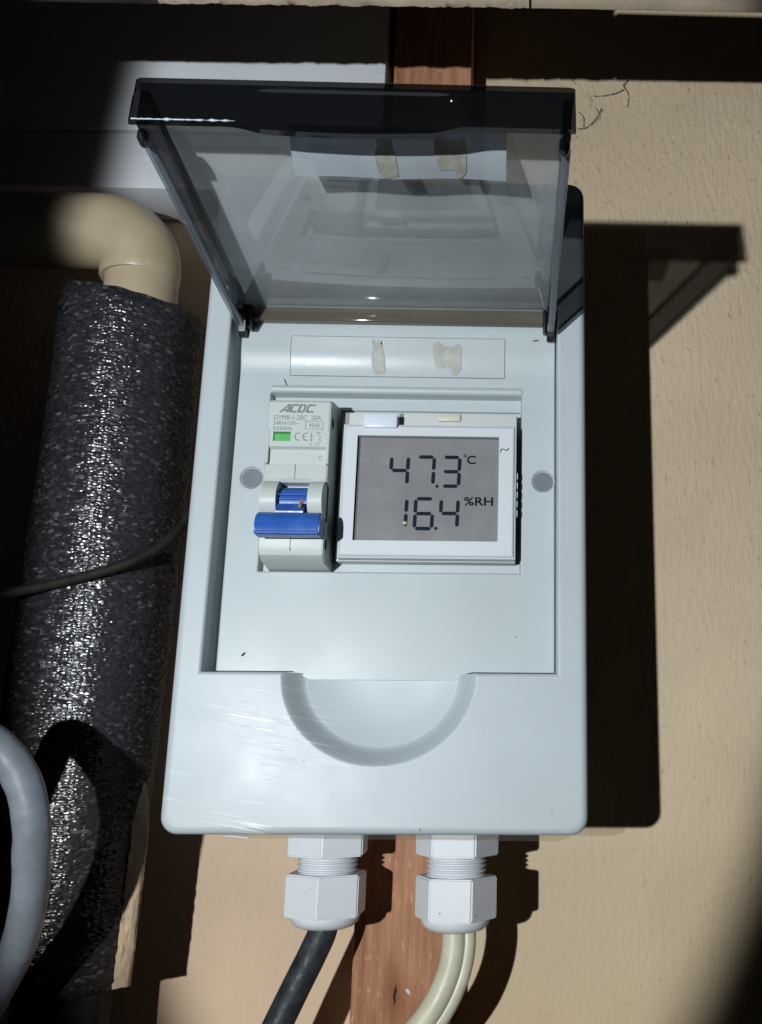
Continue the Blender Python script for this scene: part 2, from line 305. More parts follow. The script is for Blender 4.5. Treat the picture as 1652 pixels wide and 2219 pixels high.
def add_text(bm, s, x0, z0, width, height, yy, th=.04, shear=0, bold=0):
    cu = bpy.data.curves.new('t', 'FONT'); cu.body = s; cu.size = 1; cu.extrude = 0; cu.shear = shear; cu.offset = bold; cu.resolution_u = 4
    o = bpy.data.objects.new('t', cu); C.objects.link(o)
    dg = bpy.context.evaluated_depsgraph_get(); dg.update(); me = bpy.data.meshes.new_from_object(o.evaluated_get(dg))
    xs = [v.co.x for v in me.vertices]; zs = [v.co.y for v in me.vertices]
    ax, bx, az, bz = min(xs), max(xs), min(zs), max(zs)
    for v in me.vertices: v.co = Vector((x0+(v.co.x-ax)/(bx-ax)*width, yy, z0+(v.co.y-az)/(bz-az)*height))
    tmp = bmesh.new(); tmp.from_mesh(me)
    r = bmesh.ops.extrude_face_region(tmp, geom=tmp.faces[:])
    for g in r['geom']:
        if isinstance(g, bmesh.types.BMVert): g.co.y -= th
    m2 = bpy.data.meshes.new('t2'); tmp.to_mesh(m2); tmp.free(); bm.from_mesh(m2)
    bpy.data.objects.remove(o); bpy.data.curves.remove(cu); bpy.data.meshes.remove(me); bpy.data.meshes.remove(m2)
def lines(a, b, step, specials=()):                    # grid lines, denser where asked: specials = (pos, reach, step)
    s = {round(a, 4), round(b, 4)}; n = max(1, int(round((b-a)/step)))
    for i in range(n+1): s.add(round(a+(b-a)*i/n, 4))
    for pos, lo_, hi_, st in specials:
        k = lo_
        while k <= hi_+1e-9:
            if a <= pos+k <= b: s.add(round(pos+k, 4))
            k += st
    out = sorted(s); res = [out[0]]
    for q in out[1:]:
        if q-res[-1] > .03: res.append(q)
    res[-1] = b
    return res

# ------------------------------------------------------------------ setting: wall sheets, stud, boards, rails
def sheet(name, x0, x1, z0, z1, m, label, y0=0, y1=8, hole=None):
    o = box(name, x0, x1, y0, y1, z0, z1, m, None, bev=.6, origin=((x0+x1)/2, y0, z0)); return tag(o, label, 'wall')
sheet('wall_sheet', 4, 420, -260, 480, M['wall_tan'], 'tan wall sheet with vertical grain and dark specks, right of the timber stud')
sheet('wall_sheet', -420, 3.2, -260, 480, M['wall_pink'], 'smooth pinkish beige wall sheet left of the timber stud, behind the black cable')
# stud on the wall, the enclosure is screwed to it
b = bmesh.new(); add_box(b, -14, 18.2, -22, -.2, -300, 420, .8, 2)
stud = mesh_obj('timber_stud', b, M['stud'], None, (0, -22, -120), smooth=40); tag(stud, 'reddish brown rough sawn timber stud running up behind the white box', 'timber')
# dark crack in the knot
b = bmesh.new(); add_poly(b, [(.1, -58.8), (.9, -57.5), (.6, -56.2), (1.1, -54.5), (.7, -52.6), (.2, -54.4), (-.1, -56.3), (.3, -57.4)], -22.15, -22.0)
mesh_obj('knot_crack', b, M['dark'], stud)
b = bmesh.new(); add_poly(b, [(4.3, -53.7), (5.2, -54.2), (5.6, -55.1), (5.0, -55.5), (4.2, -54.7), (3.9, -54.0)], -22.25, -22.0)
mesh_obj('paint_fleck', b, M['bezel'], stud)
# painted boards, upper left
def board(z0, z1, label, yf):
    b = bmesh.new(); add_box(b, -300, -16.6, yf, -.4, z0, z1, .9, 2)
    o = mesh_obj('weatherboard', b, M['board'], None, (-150, yf, z0), smooth=40); return tag(o, label, 'board', 'white boards on the wall')
board(261.6, 420, 'wide white painted board behind the raised smoky lid, upper of the two', -27)
board(236.2, 260.9, 'narrow white painted board, lower of the two, above the cream pipe elbow', -26)
# rails hanging in front of the wall along the top
def rail(name, x0, x1, zb0, zb1, zt, m, label, jag, yf=-112, th=3.0):
    b = bmesh.new(); n = 150; cols = []
    for i in range(n+1):
        t = i/n; x = x0+(x1-x0)*t; zb = zb0+(zb1-zb0)*t
        j = (noise.noise(Vector((x*.16, 3, 0)))*.9 + noise.noise(Vector((x*.7, 9, 0)))*.6)*jag
        z0 = zb+j
        cols.append([b.verts.new((x, yf+.5, z0+.5)), b.verts.new((x, yf, z0+1.4)), b.verts.new((x, yf-.3*noise.noise(Vector((x*.3, 5, 0))), zb+14)), b.verts.new((x, yf, zt)), b.verts.new((x, yf+th, zt)), b.verts.new((x, yf+th, z0+.2)), b.verts.new((x, yf+th-.6, z0-.2))])
    for i in range(n):
        for k in range(7): b.faces.new((cols[i][k], cols[i+1][k], cols[i+1][(k+1) % 7], cols[i][(k+1) % 7]))
    b.faces.new(cols[0]); b.faces.new(cols[-1][::-1])
    o = mesh_obj(name, b, m, None, ((x0+x1)/2, yf, zb0), smooth=50); return tag(o, label, 'rail')
rail('rendered_rail', -77, 40.6, 252.4, 254.2, 334, M['rail'], 'flaking beige rail with a ragged lower edge across the top', .75)
rail('rendered_rail', 41.4, 300, 254.2, 256.4, 281, M['railr'], 'smooth beige rail continuing right of the crack at the top', .22)
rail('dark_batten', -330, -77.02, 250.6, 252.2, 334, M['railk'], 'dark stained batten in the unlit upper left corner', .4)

# ------------------------------------------------------------------ pipe, elbow, foam
PX, PY = -100.3, -40
pipe = thing('water_pipe', 'cream plastic pipe bending left above the grey foam sleeve', 'pipe', (PX, PY, -150))
b = bmesh.new(); add_tube(b, [Vector((PX, PY, z)) for z in (-40, 0, 60, 100, 197)], 12.9, 40, up=Vector((0, 1, 0))); mesh_obj('pipe_run', b, M['pipe'], pipe, smooth=50)
b = bmesh.new(); add_tube(b, [Vector((PX, PY, z)) for z in (-220, -120, -41)], 14.2, 40, jit=.5); mesh_obj('lower_run', b, mat('dark_grey_pipe', (.042, .042, .04), .85, .15, var=.5, vscale=220, bump=.9, bscale=400), pipe, smooth=50)  # lower run in rough dark grey
b = bmesh.new(); add_tube(b, [Vector((x, PY, 209.3)) for x in (-116, -180, -330)], 14.05, 40, up=Vector((0, 1, 0))); mesh_obj('branch_run', b, M['pipe'], pipe, smooth=50)
b = bmesh.new()
cx_, cz_, R = PX-16.5, 193.8, 15.5
path = [Vector((PX-1, PY, 189.5)), Vector((PX-1, PY, 189.55)), Vector((PX-1, PY, 190.3))]+[Vector((cx_+R*math.cos(a), PY, cz_+R*math.sin(a))) for a in [math.radians(6*k) for k in range(16)]]
path += [Vector((-119.5, PY, cz_+R)), Vector((-125, PY, cz_+R)), Vector((-125.1, PY, cz_+R))]
add_tube(b, path, [13.0, 13.6, 14.0]+[14.1]*(len(path)-5)+[14.0, 13.0], 40, up=Vector((0, 1, 0))); mesh_obj('elbow', b, M['pipe'], pipe, smooth=40)
FX0, FY, FR = -102.3, -40.0, 24.8
def FXz(z): return FX0-2.9*min(1, max(0, (60-z)/108))
b = bmesh.new(); rings = []; ns = 120; nz_ = 190
for i in range(nz_+1):
    t = i/nz_; ring = []
    for k in range(ns):
        an = 2*math.pi*k/ns; x = math.cos(an); yv = math.sin(an)
        ztop = 181.5 - 5.0*x + 5*yv + noise.noise(Vector((x*3, yv*3, 1)))*1.3
        zb = -48.0 + noise.noise(Vector((x*4, yv*4, 7)))*.8
        z = zb+(ztop-zb)*t
        rr = FR + noise.noise(Vector((x*1.3, yv*1.3, z*.012)))*1.0 + noise.noise(Vector((x*9, yv*9, z*.25)))*.22
        if t > .985: rr -= (t-.985)/.015*1.2
        if t < .01: rr -= (.01-t)/.01*1.0
        ring.append(b.verts.new((FXz(z)+x*rr, FY+yv*rr if FY+yv*rr < -.5 else -.5, z)))
    rings.append(ring)
for i in range(nz_):
    for k in range(ns): b.faces.new((rings[i][k], rings[i][(k+1) % ns], rings[i+1][(k+1) % ns], rings[i+1][k]))
def annulus(ring, zoff):
    inn = [b.verts.new((PX+math.cos(2*math.pi*k/ns)*13.2, PY+math.sin(2*math.pi*k/ns)*13.2, ring[k].co.z+zoff)) for k in range(ns)]
    for k in range(ns): b.faces.new((ring[k], ring[(k+1) % ns], inn[(k+1) % ns], inn[k]))
annulus(rings[0], 0); annulus(rings[-1], -.5)
foam = mesh_obj('pipe_insulation', b, M['foam'], None, (FX0, FY, -48), smooth=60); tag(foam, 'dark grey glittering foam sleeve around the pipe left of the box', 'insulation')
b = bmesh.new(); n = 110; cols = []
for i in range(n+1):
    z = -47.8+(52+47.8)*i/n; t = min(1, max(0, (z+8)/26)); w_ = (noise.noise(Vector((z*.08, 1, 2)))*.9+noise.noise(Vector((z*.45, 4, 2)))*.5)*(1-t)
    cx = FXz(z); c = []
    for q, (px_, py_) in enumerate([(23.2, -9.2), (24.4, -8.2), (25.4, -7.4), (26.5, -6.4), (27.2+w_*.5, -5.0), (26.6, -3.6), (23.2, -3.0), (20, -3.6)]):
        sc_ = 1-.2*t*t; g = noise.noise(Vector((q*1.7, z*.38, 3)))*.45
        c.append(b.verts.new((cx+px_*sc_+(w_ if q < 2 else 0), FY+py_*sc_+g, z+.5*noise.noise(Vector((q, z, 3))))))
    cols.append(c)
for i in range(n):
    for k in range(8): b.faces.new((cols[i][k], cols[i+1][k], cols[i+1][(k+1) % 8], cols[i][(k+1) % 8]))
b.faces.new(cols[0]); b.faces.new(cols[-1][::-1])
mesh_obj('slit_lip', b, M['foamtape'], foam, smooth=60)

# ------------------------------------------------------------------ enclosure
BY = -22                                               # back of the box, on the stud
enc = thing('electrical_enclosure', 'pale blue grey plastic breaker box with its smoky lid swung up', 'breaker box', (0, BY, 0))
XL, XR, ZR, ZT = -51.5, 50.7, 44.5, 158.5
W2, HH, CR = 59.5, 203.7, 5.0
def sdf_rr(x, z):                                      # distance inside the rounded outline
    qx = abs(x)-(W2-CR); qz = abs(z-HH/2)-(HH/2-CR)
    d = math.hypot(max(qx, 0), max(qz, 0))+min(max(qx, qz), 0)-CR
    return -d
def cover_y(x, z):
    yv = -90.0; d = sdf_rr(x, z); F = 2.2
    if d < F: yv += F-math.sqrt(max(0, F*F-(F-max(d, 0))**2))
    s = min(x-XL, XR-x, z-ZR, ZT-z); dep = 0
    if s > .25: dep = 12.5
    elif s > 0: dep = 1.0+s/.25*11.5
    elif s > -1: dep = 1-math.sqrt(max(0, 1-(s+1)**2))
    nb = 0
    if z <= ZR+1.2:
        q = math.hypot((x+.6)/27.2, (min(z, ZR)-44.4)/25.2)
        if q < .81:
            t = q/.81; nb = 9.4-1.9*t*t*t
        elif q < 1.03:
            t = (1.03-q)/.22; t = .55*t*t*(3-2*t)+.45*math.sin(t*math.pi/2); nb = 7.5*t
    return yv+max(dep, nb)
def warp(x, z):
    ax = (abs(x)-(W2-CR))/CR; cz = z-HH/2; az = (abs(cz)-(HH/2-CR))/CR
    if ax > 0 and az > 0:
        a2 = ax*math.sqrt(1-az*az/2); b2 = az*math.sqrt(1-ax*ax/2)
        return math.copysign(W2-CR+a2*CR, x), HH/2+math.copysign(HH/2-CR+b2*CR, cz)
    return x, z
xs = lines(-W2, W2, 1.0, [(-W2, 0, 2.4, .2), (W2, -2.4, 0, .2), (XL, -1.2, .4, .13), (XR, -.4, 1.2, .13), (-.6, -29, 29, .28)])
zs = lines(0, HH, 1.4, [(0, 0, 2.4, .2), (HH, -2.4, 0, .2), (ZR, -1.2, .4, .13), (ZT, -.4, 1.2, .13), (44.4, -27, 0, .28)])
b = bmesh.new(); G = []
for z in zs:
    row = []
    for x in xs:
        wx, wz = warp(x, z); row.append(b.verts.new((wx, cover_y(wx, wz), wz)))
    G.append(row)
for j in range(len(zs)-1):
    for i in range(len(xs)-1): b.faces.new((G[j][i], G[j][i+1], G[j+1][i+1], G[j+1][i]))
rim = [G[0][i] for i in range(len(xs))]+[G[j][-1] for j in range(1, len(zs))]+[G[-1][i] for i in range(len(xs)-2, -1, -1)]+[G[j][0] for j in range(len(zs)-2, 0, -1)]
prev = rim
for yv, ins in ((-70, .15), (-46.2, .5), (-46, 1.1)):
    cur = [b.verts.new((v.co.x*(1-ins/W2), yv, HH/2+(v.co.z-HH/2)*(1-ins/(HH/2)))) for v in rim]
    for k in range(len(rim)): b.faces.new((prev[k], prev[(k+1) % len(rim)], cur[(k+1) % len(rim)], cur[k]))
    prev = cur
cover = mesh_obj('front_cover', b, M['cover'], enc, smooth=35)
# back half
b = bmesh.new(); add_box(b, -57.6, 57.6, -45.6, BY, 1.6, HH-1.6, 3, 3); mesh_obj('base_box', b, M['cover'], enc, smooth=40)
# thin clear film edge left hanging below the cover
b = bmesh.new(); add_poly(b, [(-44, -.2), (-44, -2.4), (-40, -2.9), (20, -3.4), (52, -3.6), (55.6, -2.6), (57, -.2)], -66.2, -66)
mesh_obj('clear_film', b, M['clear'], enc)
b = bmesh.new(); add_tube(b, spline([(-47, -66.2, -2.3), (-44, -66.2, -2.5), (-40, -66.2, -2.9)], 5), .35, 8); mesh_obj('film_edge', b, M['bezel'], enc, smooth=60)

# inner panel
PXL, PXR, PZT = -49.4, 50.3, 157.5
HXL, HXR, HZB, HZT = -39.2, 39.8, 74.8, 131.6           # recessed window frame
OXL, OXR, OZB, OZT = -36.8, 39.45, 78.3, 127.4          # opening through which the devices stick out
SCR = [(-43.2, 103.9), (46.7, 103.8)]
def ss(t): t = min(1, max(0, t)); return t*t*(3-2*t)
def panel_y(x, z):
    yv = -83.0 - 1.5*ss((z-137.5)/9.0) + .5*ss((z-152)/5)
    d = min(x-PXL, PXR-x, PZT-z)
    if d < .6: yv += .6-math.sqrt(max(0, .36-(.6-max(d, 0))**2))
    s = min(x-HXL, HXR-x, z-HZB, HZT-z); dep = 0
    if s > .25: dep = 4.0
    elif s > 0: dep = .4+s/.25*3.6
    elif s > -.5: dep = .4*(1+s/.5)**2
    # small raised lip over the window
    if HXL < x < HXR and HZT < z < HZT+2.6: dep -= .7*math.sin(math.pi*(z-HZT)/2.6)
    for sx_, sz_ in SCR:
        q = math.hypot(x-sx_, z-sz_)
        if q < 3.55: dep = max(dep, min(1, (3.55-q)/.3)*.8 + max(0, (3.3-q))*.55)
    return yv+dep
def pz_bottom(x): return 45.2-2.4*ss((26.5-abs(x+.6))/6)
xs = lines(PXL, PXR, 1.6, [(PXL, 0, .8, .15), (PXR, -.8, 0, .15), (HXL, -.6, .4, .12), (HXR, -.4, .6, .12), (OXL, 0, 0, 1), (OXR, 0, 0, 1), (SCR[0][0], -3.9, 3.9, .3), (SCR[1][0], -3.6, 3.6, .3)])
xs = sorted(set([q for q in xs if min(abs(q-OXL), abs(q-OXR)) > .05]+[OXL, OXR]))
zs = lines(42, PZT, 1.6, [(PZT, -.8, 0, .15), (HZB, -.6, .4, .12), (HZT, -.4, 3, .12), (142, -6, 6, .5), (103.85, -3.9, 3.9, .3)])
zs = sorted(set([q for q in zs if min(abs(q-OZB), abs(q-OZT)) > .05]+[OZB, OZT]))
b = bmesh.new(); G = []
for z in zs:
    row = []
    for x in xs:
        zz = z if z > 60 else pz_bottom(x)+(z-42)/18*(60-pz_bottom(x))
        row.append(b.verts.new((x, panel_y(x, zz), zz)))
    G.append(row)
def inside(x0, x1, z0, z1): return x0 >= OXL-1e-4 and x1 <= OXR+1e-4 and z0 >= OZB-1e-4 and z1 <= OZT+1e-4
for j in range(len(zs)-1):
    for i in range(len(xs)-1):
        if not inside(xs[i], xs[i+1], zs[j], zs[j+1]): b.faces.new((G[j][i], G[j][i+1], G[j+1][i+1], G[j+1][i]))
ed = [e_ for e_ in b.edges if len(e_.link_faces) == 1]
r_ = bmesh.ops.extrude_edge_only(b, edges=ed)
for g in r_['geom']:
    if isinstance(g, bmesh.types.BMVert): g.co.y = -77.9 if g.co.z < 60 or g.co.z > 150 or g.co.x < -45 or g.co.x > 45 else -74
for v in [v for v in b.verts if not v.link_faces]: b.verts.remove(v)
panel = mesh_obj('inner_panel', b, M['panel'], enc, smooth=35)
# dark inside of the box behind the opening
b = bmesh.new(); add_box(b, -48, 49, -77.4, -76.9, 70, 134, 0); mesh_obj('interior', b, M['dark'], enc)
for sx_, sz_ in SCR:
    b = bmesh.new()
    add_poly(b, [(sx_+3.0*math.cos(a), sz_+3.0*math.sin(a)) for a in [math.pi*2*k/20 for k in range(20)]], -82.35, -81.5)
    mesh_obj('screw', b, mat('grey_screw', (.135, .16, .185), .45, .4, var=.1, vscale=300), enc)
# panel label with old tape residue
lab = None
b = bmesh.new(); n = 60; rows = []
for j in range(16):
    z = 137.5+12.6*j/15; rows.append([b.verts.new((x, panel_y(x, z)-.18, z)) for x in (-33.5, -20, 0, 20, 34.1)])
for j in range(15):
    for k in range(4): b.faces.new((rows[j][k], rows[j][k+1], rows[j+1][k+1], rows[j+1][k]))
r_ = bmesh.ops.extrude_edge_only(b, edges=[e_ for e_ in b.edges if len(e_.link_faces) == 1])
for g in r_['geom']:
    if isinstance(g, bmesh.types.BMVert): g.co.y += .15
lab = mesh_obj('label_strip_or_reflection', b, M['sticker'], enc, smooth=40)
b = bmesh.new()
for pts in ([(-33.6, 137.4), (34.2, 137.4)], [(34.2, 137.4), (34.2, 150.2)], [(34.2, 150.2), (-33.6, 150.2)], [(-33.6, 150.2), (-33.6, 137.4)]):
    add_tube(b, [Vector((pts[0][0]+(pts[1][0]-pts[0][0])*k/20, 0, pts[0][1]+(pts[1][1]-pts[0][1])*k/20)) for k in range(21)], .13, 6)
for v in b.verts: v.co.y += panel_y(v.co.x, v.co.z)-.08
mesh_obj('label_edge', b, mat('label_edge_shading', (.16, .19, .20), .6, .3, var=.5, vscale=120), lab, smooth=60)  # thin dark border carries the sticker's edge shading in its colour
def outline(x0, x1, z0, z1, seed, jagb=.8):
    random.seed(seed); pts = []
    n = 9
    for i in range(n): pts.append((x0+(x1-x0)*i/n+random.uniform(-.2, .2), z1+random.uniform(-.5, .3)))
    for i in range(n): pts.append((x1+random.uniform(-.35, .3), z1+(z0-z1)*i/n))
    for i in range(n): pts.append((x1+(x0-x1)*i/n+random.uniform(-.2, .2), z0+random.uniform(-jagb, jagb*.4)))
    for i in range(n): pts.append((x0+random.uniform(-.3, .35), z0+(z1-z0)*i/n))
    return pts
def residue(pts, parent, yf, m=None, place=None):
    b = bmesh.new(); vs = [b.verts.new((x, 0, z)) for x, z in pts]; f = b.faces.new(vs); bmesh.ops.triangulate(b, faces=[f])
    for _ in range(3): bmesh.ops.subdivide_edges(b, edges=b.edges[:], cuts=1, use_grid_fill=True)
    for v in b.verts: v.co = Vector(yf(v.co.x, v.co.z))
    mesh_obj('tape_residue_or_reflection', b, m or M['residue'], parent)
res_pts = [[(-8.0, 149.2), (-5.1, 149.0), (-5.3, 147.2), (-4.7, 146.0), (-3.9, 143.5), (-3.7, 141.0), (-3.6, 138.6), (-6.6, 138.0), (-7.7, 139.2), (-8.0, 142), (-8.1, 145.1), (-7.2, 146.3)],
           [(11.6, 148.7), (13.0, 149.0), (14.6, 147.6), (17.2, 147.2), (19.4, 148.3), (20.4, 146.9), (20.2, 143), (20.3, 140.0), (18.9, 138.0), (17.6, 138.1), (17.2, 140.2), (15.2, 140.4), (12.7, 140.2), (11.9, 142.3), (11.1, 145.6)]]
for q in res_pts: residue(q, lab, lambda x, z: (x, panel_y(x, z)-.42, z))
# stray marks on the panel
for nm, pts, m in [('dirt_fleck', [(-42.2, 49.7), (-41.5, 50.4), (-40.9, 50.6), (-41.1, 49.9), (-41.8, 49.3)], 'dirt'),
                   ('dirt_fleck', [(-36.4, 113.4), (-35.7, 113.9), (-35.5, 113.1), (-35.9, 112.7)], 'dirt'),
                   ('dirt_fleck', [(-35.4, 136.0), (-35.1, 136.1), (-34.3, 134.1), (-34.5, 134.0)], 'dirt'),
                   ('dirt_fleck', [(38.5, 55.6), (38.9, 55.8), (39.0, 55.4)], 'dirt'),
                   ('dirt_fleck', [(43.1, 149.9), (44.8, 150.2), (45.0, 149.8), (43.3, 149.6)], 'dirt')]:
    b = bmesh.new(); add_poly(b, pts, 0, .1)
    for v in b.verts: v.co.y = panel_y(v.co.x, v.co.z)-.05-.15*(v.co.y < .05)
    mesh_obj(nm, b, M[m], panel)

# ------------------------------------------------------------------ lid: shallow smoked tray, swung up and out
hy, hz = -86.5, 160.2                                    # hinge line; outer face of the lid at the hinge
ty, tz = -185.5, 170.0                                   # free end
ldv = Vector((0, ty-hy, tz-hz)); LL = ldv.length; ldv.normalize(); lnv = Vector((0, -ldv.z, ldv.y)); lnv = lnv if lnv.z < 0 else -lnv   # lnv points down, into the tray
def LID(x, s, t): return Vector((x, hy, hz))+ldv*s+lnv*t
XA, XB = -48.6, 50.0
bm = bmesh.new()
def lbox(bm, x0, x1, s0, s1, t0, t1, bev=.4):
    t_ = bmesh.new(); add_box(t_, x0, x1, s0, s1, t0, t1, bev, 2)
    for v in t_.verts: v.co = LID(v.co.x, v.co.y, v.co.z)
    me = bpy.data.meshes.new('t'); t_.to_mesh(me); t_.free(); bm.from_mesh(me); bpy.data.meshes.remove(me)
lbox(bm, XA, XB, 2.0, LL-2.1, 0, 2.0, .4)                 # plate
lid = mesh_obj('lid', bm, M['lid'], enc, smooth=40)
M['lip'] = smoke('smoked_acrylic_lip', (.27, .275, .29), .004, .04, (.30, .32, .34))
M['rim'] = smoke('polished_acrylic_edge', (.55, .6, .64), .22, .05, (.40, .46, .52))
for x0, x1 in ((XA+.6, XA+2.6), (XB-2.4, XB-.6)):
    b = bmesh.new(); lbox(b, x0, x1, 7.0, LL-2.2, 2.1, 11.3, .3); mesh_obj('side_wall', b, M['lip'], lid, smooth=40)
    b = bmesh.new(); lbox(b, x0-.15, x1+.15, 7.5, LL-7, 11.4, 12.6, .4); mesh_obj('side_edge', b, M['rim'], lid, smooth=40)
# free-end wall with a finger wave in the middle
b = bmesh.new(); n = 90; cols = []
def wave(x):
    q = (x+.5)/27.0; return ss((1-abs(q))/.35) if abs(q) < 1 else 0
for i in range(n+1):
    x = XA-.3+(XB-XA+.6)*i/n; wv = wave(x); c = []
    ce = min(1, (min(x-XA+.3, XB+.3-x))/1.5); cr_ = 1.2*(1-math.sqrt(max(0, 1-(1-ce)**2))) if ce < 1 else 0
    low = 12.4+.8*math.sin(math.pi*(wv*.5))*(.55+.45*math.cos((x+.5)/27*math.pi))
    for s, t in ((LL-cr_, .8), (LL+.15-cr_, 4.9), (LL+.5-cr_-1.5*wv, 5.2), (LL+.6-cr_-2.2*wv, low-.7), (LL+.2-cr_-2.1*wv, low), (LL-1.5-2.1*wv, low), (LL-1.9-2.1*wv, low-.6), (LL-1.9-1.5*wv, 5.2), (LL-1.9, .5), (LL-1.2, 0), (LL-.6-cr_, .1)):
        c.append(b.verts.new(LID(x, s, t)))
    cols.append(c)
m_ = len(cols[0])
for i in range(n):
    for k in range(m_): b.faces.new((cols[i][k], cols[i+1][k], cols[i+1][(k+1) % m_], cols[i][(k+1) % m_]))
b.faces.new(cols[0]); b.faces.new(cols[-1][::-1])
lip = mesh_obj('lip', b, M['lip'], lid, smooth=40)
b = bmesh.new(); path_ = [LID(XA+.8+k*.47, LL+.45+.1*noise.noise(Vector((k*.4, 0, 0))), 12.35+.12*noise.noise(Vector((k*.9, 4, 0)))) for k in range(49)]
add_tube(b, path_, [max(.04, .18+.42*noise.noise(Vector((k*.33, 1, 5)))) for k in range(49)], 8); mesh_obj('lip_glint', b, mat('painted_glint', (.36, .40, .45), .3, .6, var=.4, vscale=300), lid, smooth=60)  # pale broken bead imitates glints along the lip's lower edge
# clip ears under the free end
for x0 in (XA+1.0, XB-3.4):
    b = bmesh.new(); lbox(b, x0, x0+2.4, LL-6.5, LL-2.4, 12.1, 15.2, .9); mesh_obj('clip_ear', b, M['lip'], lid, smooth=50)
# hinge barrel between the two black knuckles
b = bmesh.new(); add_box(b, -45.6, 47.2, -88.2, -84.9, 154.2, 159.4, .6, 2); mesh_obj('hinge_barrel', b, smoke('hinge_acrylic', (.5, .46, .40), .2, .05, (.36, .33, .27)), lid, smooth=40)
for side, xx in ((-1, -48.6), (1, 48.5)):
    b = bmesh.new()
    prof = [(-83.4, 157.8), (-87.2, 161.2), (-92.0, 160.0), (-91.6, 156.4), (-88.6, 153.6), (-88.2, 150.2), (-86.9, 148.6), (-85.4, 149.0), (-84.6, 152.4)]
    add_prism_x(b, prof, xx-1.0, xx+1.2); bmesh.ops.bevel(b, geom=b.edges[:], offset=.25, segments=1, affect='EDGES')
    mesh_obj('hinge_knuckle', b, M['hinge'], lid, smooth=30)
    b = bmesh.new(); add_box(b, xx+(1.4 if side < 0 else -2.3), xx+(3.0 if side < 0 else -1.1), -89.2, -85.2, 151.3, 160.2, .6, 2); mesh_obj('hinge_stop', b, M['hinge'], lid, smooth=40)
# panel label's reflection in the lid, drawn as a pale film strip
def LAB(x, u, off=0):                                    # strip tilted towards the torch so that it shows bright
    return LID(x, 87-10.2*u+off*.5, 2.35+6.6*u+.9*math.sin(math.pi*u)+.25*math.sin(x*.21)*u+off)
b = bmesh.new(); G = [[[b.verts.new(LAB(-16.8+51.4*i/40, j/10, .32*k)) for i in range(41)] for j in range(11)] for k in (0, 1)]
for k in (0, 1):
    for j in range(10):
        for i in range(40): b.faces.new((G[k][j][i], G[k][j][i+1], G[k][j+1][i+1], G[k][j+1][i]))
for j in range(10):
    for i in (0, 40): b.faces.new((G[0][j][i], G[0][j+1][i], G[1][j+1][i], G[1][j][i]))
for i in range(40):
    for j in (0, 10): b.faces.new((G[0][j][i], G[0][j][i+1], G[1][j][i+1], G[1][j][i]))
ll = mesh_obj('label_strip_or_reflection', b, M['lidreflection'], lid, smooth=60)
mres = mat('reflected_residue', (.20, .20, .17), .6, .3, var=.2, vscale=400)  # mirrored residue marks, painted onto the strip
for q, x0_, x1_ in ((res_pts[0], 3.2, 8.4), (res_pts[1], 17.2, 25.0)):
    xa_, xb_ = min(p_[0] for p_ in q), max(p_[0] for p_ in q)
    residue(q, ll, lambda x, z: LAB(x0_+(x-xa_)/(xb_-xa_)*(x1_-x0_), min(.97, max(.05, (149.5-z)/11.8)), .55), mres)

# ------------------------------------------------------------------ breaker in the left of the opening
brk = thing('circuit_breaker', 'pale grey circuit breaker with a blue toggle left of the display', 'circuit breaker', (-24.3, -77, 74))
XF = lambda v: Vector((v.x*1.0438-1.604, v.y+12*min(1, max(0, (-77.5-v.y)/24)), v.z*1.0438-1.111))
BX0, BX1 = -33.1, -15.4
b = bmesh.new()
prof = [(-83.5, 123.0), (-104.5, 121.3), (-107.4, 120.6), (-108, 119.9), (-108, 106.6), (-106.6, 106.0), (-106.6, 101.6), (-107.9, 101.2), (-108.1, 97.2), (-107.2, 96.2), (-103.0, 96), (-103.0, 85.4), (-107.8, 85.0), (-108.1, 77.6), (-107.0, 75.4), (-104.0, 73.9), (-83.5, 73.0), (-77.5, 72.9), (-77.5, 123.2)]
add_prism_x(b, prof, BX0, BX1); bmesh.ops.bevel(b, geom=[e_ for e_ in b.edges if abs(e_.verts[0].co.x-e_.verts[1].co.x) < .01], offset=.3, segments=2, affect='EDGES')
mesh_obj('body', b, M['breaker'], brk, smooth=30)
# side grips of the marking plate and the seam
b = bmesh.new()
for x in (BX0-.15, BX1-.75): add_box(b, x, x+.9, -108.25, -106.2, 101.5, 111.5, .2, 1)
mesh_obj('side_grip', b, M['breaker'], brk, smooth=30)
b = bmesh.new(); add_box(b, -24.55, -24.35, -108.16, -107, 76.5, 85.3, 0); add_box(b, -24.55, -24.35, -108.14, -107, 97, 101.3, 0); mesh_obj('seam', b, M['ink'], brk)
# shoulders: two drums either side of the toggle
b = bmesh.new()
arc = [(-103.2+(-8.6)*math.sin(math.pi*k/16), 91.0+(6.4)*math.cos(math.pi*k/16)) for k in range(17)]
arc = [(-101, 97.4)]+arc+[(-101, 84.6)]
add_prism_x(b, arc, BX0+.1, -28.6); add_prism_x(b, arc, -19.9, BX1-.5)
mesh_obj('shoulder', b, M['breaker'], brk, smooth=30)
b = bmesh.new(); add_prism_x(b, [(-101, 95.6)]+[(-102.5-6.4*math.sin(math.pi*k/14), 90.6+5.0*math.cos(math.pi*k/14)) for k in range(15)]+[(-101, 85)], -28.3, -20.2)
add_box(b, -28.2, -20.3, -110.0, -107.6, 91.9, 92.35, .1, 1); add_box(b, -28.2, -20.3, -109.9, -107.4, 90.7, 91.1, .1, 1)
add_prism_x(b, [(-107, 90.2), (-111.6, 89.0), (-113.4, 86.6), (-113.2, 85.4), (-106, 85.6)], -28.0, -20.5)
tog = mesh_obj('toggle', b, M['blue'], brk, smooth=30)
b = bmesh.new()
